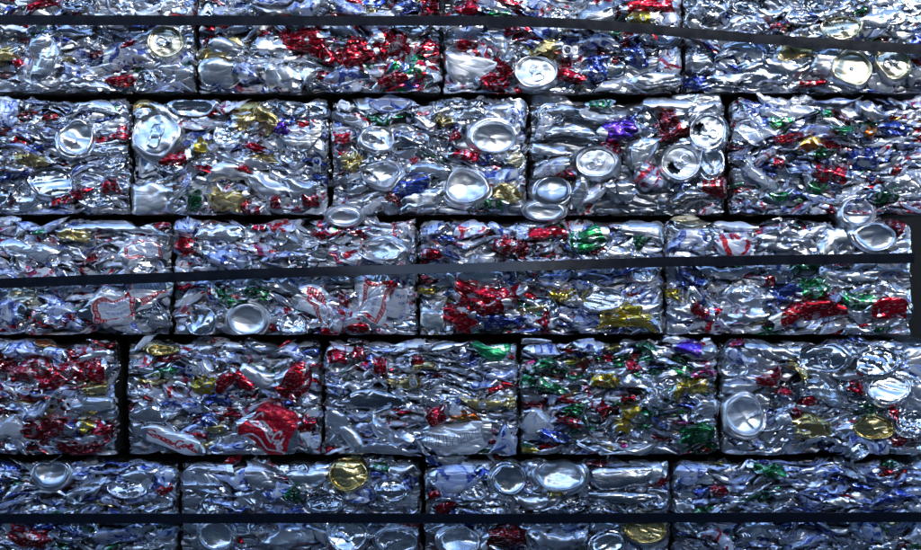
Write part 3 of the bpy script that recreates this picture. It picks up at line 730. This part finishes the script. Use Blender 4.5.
bale(323, 518, 'D', 'plain', 14, (22, 48), .1, .0, 'grey silver can bale with two white pull tabs on gold rims', [
 P(377,399,58,26,-3,'dark',crush=.4), P(405,383,46,9,-4,'gold'), T(413,380,11,8), P(482,403,46,9,-4,'gold'), T(482,402,11,12), P(508,404,22,12,6,'gold'), P(457,438,72,36,6,'inked',ink='outline',crush=.55), P(491,343,44,30,-35,'inked',ink='green_script',crush=.4), P(450,345,38,11,22,'bright',crush=.5), P(438,416,24,14,20,'red'),
 P(352,440,32,16,-52,'bright',crush=.5), P(378,452,84,11,-2,'silver'), P(425,367,26,7,0,'gold'), P(507,445,30,30,60,'wblue'), P(338,357,22,12,0,'red'), P(358,355,16,14,60,'red'), P(380,368,16,14,0,'red'), P(390,435,50,20,-30,'silver'), P(465,418,40,9,0,'orange'), P(455,412,24,16,-30,'white'), P(415,362,14,10,0,'red'), P(335,425,30,30,-40,'silver')])
bale(521, 719, 'D', 'greens', 16, (20, 44), .1, .0, 'thinly layered can bale rich in green slivers with yellow streaks', [
 P(607,382,36,12,-2,'yellow'), P(690,388,40,13,16,'yellow'), P(603,409,18,14,50,'red'), P(632,411,20,12,12,'yellow'), P(690,346,30,16,-28,'purple',crush=.5), P(705,352,44,15,8,'silver',crush=.6), P(633,367,16,10,0,'red'), P(705,374,30,8,4,'magenta'), P(538,425,40,30,-40,'white',crush=.5), P(555,438,36,11,-12,'blue'), P(623,427,20,11,0,'yellow'), P(566,341,18,10,65,'wred'),
 P(577,413,32,11,-25,'green'), P(550,387,34,12,-20,'green'), P(532,383,30,12,0,'green'), P(640,385,54,20,-8,'silver'), P(622,372,40,9,15,'silver'), P(700,438,44,26,10,'green'), P(570,423,30,9,-8,'red'), P(545,352,30,16,0,'wblue'), P(590,345,40,16,-10,'wblue'), P(708,408,36,16,10,'silver'), P(620,452,80,7,0,'bright'), P(545,365,30,10,10,'green'), P(645,345,30,12,-20,'green')])
bale(723, 934, 'D', 'dull', 9, (32, 62), .45, .05, 'silver can bale with a bright swirled round can end at its lower corner', [
 E(745,417,48,46,'dome','bright',crush=1.0,tilt=(.1,.05)), E(825,358,50,32,'lid','alu',rot=180,crush=1.2,tab=True), E(878,362,50,30,'lid','alu',rot=90,crush=1.3), P(812,427,48,27,-4,'gold',crush=.7), E(875,428,44,24,'lid','goldend',rot=60,crush=1.2,tab=False), E(890,390,48,32,'lid','alu',rot=0,crush=1.0,tab=False), P(770,380,36,11,22,'red'), P(785,392,20,8,-5,'red'), P(855,388,20,10,-15,'red'),
 P(738,342,20,9,0,'magenta'), P(800,370,28,9,-42,'gold'), P(797,411,10,10,0,'red'), P(897,415,12,9,0,'red'), P(740,388,44,12,6,'silver',crush=.6), P(785,420,20,18,-20,'silver'), P(830,395,56,22,-25,'silver'), P(770,350,60,18,-15,'silver'), P(840,375,60,10,-6,'silver'), P(850,335,50,10,-10,'blue'), P(745,360,40,20,-10,'wblue')])
# ---- bottom course
bale(-70, 175, 'E', 'deep', 13, (24, 52), .2, .02, 'dark can bale with one shadowed bluish round can base, bottom course', [
 E(50,473,42,33,'dome','dark',crush=.5,tilt=(0,.25),yf=-.004), P(164,490,16,10,15,'red'), P(156,487,14,9,-10,'blue'), P(25,537,50,18,-15,'dred'), P(120,536,56,18,6,'wblue'), P(140,475,44,14,10,'silver'), P(85,490,44,16,25,'silver'), P(165,475,24,20,60,'wblue'), P(110,520,40,12,0,'silver')])
bale(178, 420, 'E', 'dull', 8, (34, 66), .45, .07, 'silver can bale with a gold lid at its top edge, above the lowest strap', [
 E(348,474,42,38,'lid','goldend',rot=180,crush=.8,tab=False,rivet=True,tilt=(0,.05)), P(307,477,44,22,3,'bright',crush=.5), P(262,481,46,28,-15,'silver',crush=.7), E(391,491,40,22,'lid','alu',rot=30,crush=1.3), P(295,497,22,10,0,'green'), E(215,536,42,36,'dome','alu',crush=.7), E(347,536,46,34,'lid','alu',rot=60,crush=1.2), E(397,543,54,32,'dome','alu',crush=1.0), E(325,503,40,20,'lid','dark',rot=0,crush=1.4), P(205,491,66,16,-10,'silver'), P(395,470,46,14,8,'silver'), P(285,540,60,22,8,'silver'), P(380,466,20,10,-20,'green')])
bale(424, 671, 'E', 'dull', 9, (34, 64), .4, .04, 'silver can bale with a large bright dome end and a gold lid below strap', [
 P(455,481,52,34,8,'wblue',crush=.7), P(481,475,14,20,70,'blue'), E(509,480,38,38,'dome','alu',crush=.8), E(560,474,60,42,'dome','bright',crush=.8,tilt=(0,.1)), P(557,492,18,12,20,'yellow'), P(625,478,66,26,6,'dark',crush=.4), P(622,498,66,15,-4,'dark',crush=.4), P(540,503,50,18,4,'bright',crush=.6), E(646,530,48,28,'lid','goldend',rot=190,crush=.5,tilt=(0,.1)), E(460,541,48,34,'dome','alu',crush=1.0,side='dred'), P(505,535,50,24,8,'dred'), P(560,540,60,18,0,'silver'), E(608,545,40,26,'dome','alu',crush=1), P(655,470,30,30,-40,'silver'), P(598,462,26,12,0,'dred')])
bale(674, 934, 'E', 'deep', 15, (22, 46), .15, .0, 'dark bluish shredded can bale with small green streak, bottom course corner', [
 P(714,461,20,8,-10,'yellow'), P(800,456,70,17,-4,'wblue',crush=.7), P(768,470,40,12,-22,'green'), P(720,491,20,10,10,'red'), P(785,493,34,9,4,'bright'), P(845,503,44,11,-3,'bright'), E(860,450,20,16,'lid','alu',rot=0,crush=.8,tab=False,free=True), P(690,473,40,30,20,'wblue'), P(895,498,46,10,8,'blue'), P(720,540,44,14,-30,'wred'), P(760,530,50,20,0,'silver'), P(870,530,40,24,-30,'wblue')])

INK = dict(label=ink_label, red_script=ink_red_script, white_script=ink_white_script, green_script=ink_green_script, outline=ink_outline)
for bi, (x0, x1, row, pal, rows, wr, loose, er, label, feats) in enumerate(BALES):
    yt, yb = ROW[row]
    b = Bale(x0, x1, yt, yb, 1000 + bi * 17, 0.36 if row in 'ACE' else 0.40)
    b.e['label'] = label; b.e['category'] = 'bale'; b.e['group'] = 'can bales stacked in courses'
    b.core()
    for kind, a, k in feats:
        if kind == 'end':
            b.seats.append((PX(a[0]), PZ(a[1]), a[2] * S * 0.43, a[3] * S * 0.43, k.get('yf', -0.003) - 0.009 + b.fy))
    b.fill(round(rows * 1.35), (wr[0] * .9, wr[1] * .95), PAL[pal], loose, er * 1.5 + 0.008, 0.019 if 'purple' in label else 0.0)
    b.slivers(max(0, min(14 if 'purple' in label else 75 if rows > 9 else 42, 290 - b.n - len(feats))), PAL[pal], loose)
    for kind, a, k in feats:
        k = dict(k)
        if kind == 'can':
            if a[5] in BOLD:
                a = (a[0], a[1], a[2] * 1.08, a[3] * 1.12) + a[4:]
                k.setdefault('yf', b.rng.uniform(-0.009, -0.004))
            k.setdefault('yf', b.rng.uniform(-0.007, -0.001)); k.setdefault('flow', False)
            if 'ink' in k:
                k['ink'] = INK[k['ink']]; k.update(nu=130, nv=80)
            else:
                k.setdefault('nu', 34); k.setdefault('nv', 20)
            b.can(*a, **k)
        elif kind == 'end': b.end(*a, **k)
        else: b.tab(*a, **k)

# ------------------------------------------------------------------ straps
def strap(pts, xl, xr, label, twist, width=10.6):
    """steel band across the face, round both corners of its course and back along the flanks"""
    p = catmull(pts, 14)
    xs, ys = p[:, 0], p[:, 1]
    path = []                                   # x, y, z, tangent handled by widths in z
    L, Rr = PX(xl), PX(xr)
    zl, zr = PZ(ys[0]), PZ(ys[-1])
    YF = -0.0135
    for y in (0.30, 0.15, 0.05, 0.012): path.append((L - 0.003, y, zl, 0))
    path.append((L - 0.001, -0.006, zl, 0))
    for x, y in zip(xs, ys):
        if L + 0.006 < PX(x) < Rr - 0.006: path.append((PX(x), YF + 0.0012 * math.sin(x * 0.021) , PZ(y), twist(x)))
    path.append((Rr - 0.002, -0.008, zr, 0))
    for y in (0.012, 0.05, 0.15, 0.30): path.append((Rr + 0.0005, y, zr, 0))
    path = np.array(path)
    hw, th = width * 0.95 * S / 2, 0.0009
    t = np.gradient(path[:, :3], axis=0); t /= np.linalg.norm(t, axis=1)[:, None]
    up = np.tile(np.array([0, 0, 1.0]), (len(path), 1)); up -= t * (up * t).sum(1)[:, None]; up /= np.linalg.norm(up, axis=1)[:, None]
    out = np.cross(t, up)
    tw = path[:, 3][:, None]
    u2 = up * np.cos(tw) - out * np.sin(tw); o2 = out * np.cos(tw) + up * np.sin(tw)
    rows = []
    for a, b in ((-1, 0.0), (-.97, 1), (-.5, 1.03), (0, 1.05), (.5, 1.03), (.97, 1), (1, 0.0), (.97, -1), (-.97, -1), (-1, 0.0)):
        rows.append(path[:, :3] + u2 * hw * a + o2 * th * b)
    V = np.stack(rows, 1).reshape(-1, 3)
    q, _, _ = grid_quads(len(path), 10)
    c = V.mean(0)
    me = make_mesh('steel_strap', V - c, q, None, (M['strap'],))
    o = bpy.data.objects.new('steel_strap', me); C.objects.link(o); o.location = c
    o['label'] = label; o['category'] = 'strap'; o['group'] = 'bands round the courses'
    return o
strap([(-60,20),(0,21),(120,21.5),(300,22),(440,22),(540,23.5),(620,28),(700,35),(800,43),(934,51.5)], -50, 934, 'dark blue-black strap across the top course, bending down towards one end', lambda x: 0.0)
strap([(-80,287),(0,283.5),(90,280),(170,277.5),(250,274),(330,271.5),(420,269),(500,267),(600,264),(665,262),(780,260),(913,258)], -75, 914, 'slanting dark strap across the middle course with a grey sheen near its centre',
      lambda x: 0.36 * math.exp(-((x - 450) / 130) ** 2))
strap([(-70,517.5),(100,517.5),(300,517),(500,517.5),(700,516.5),(934,516)], -70, 934, 'straight black strap across the bottom course', lambda x: 0.0)
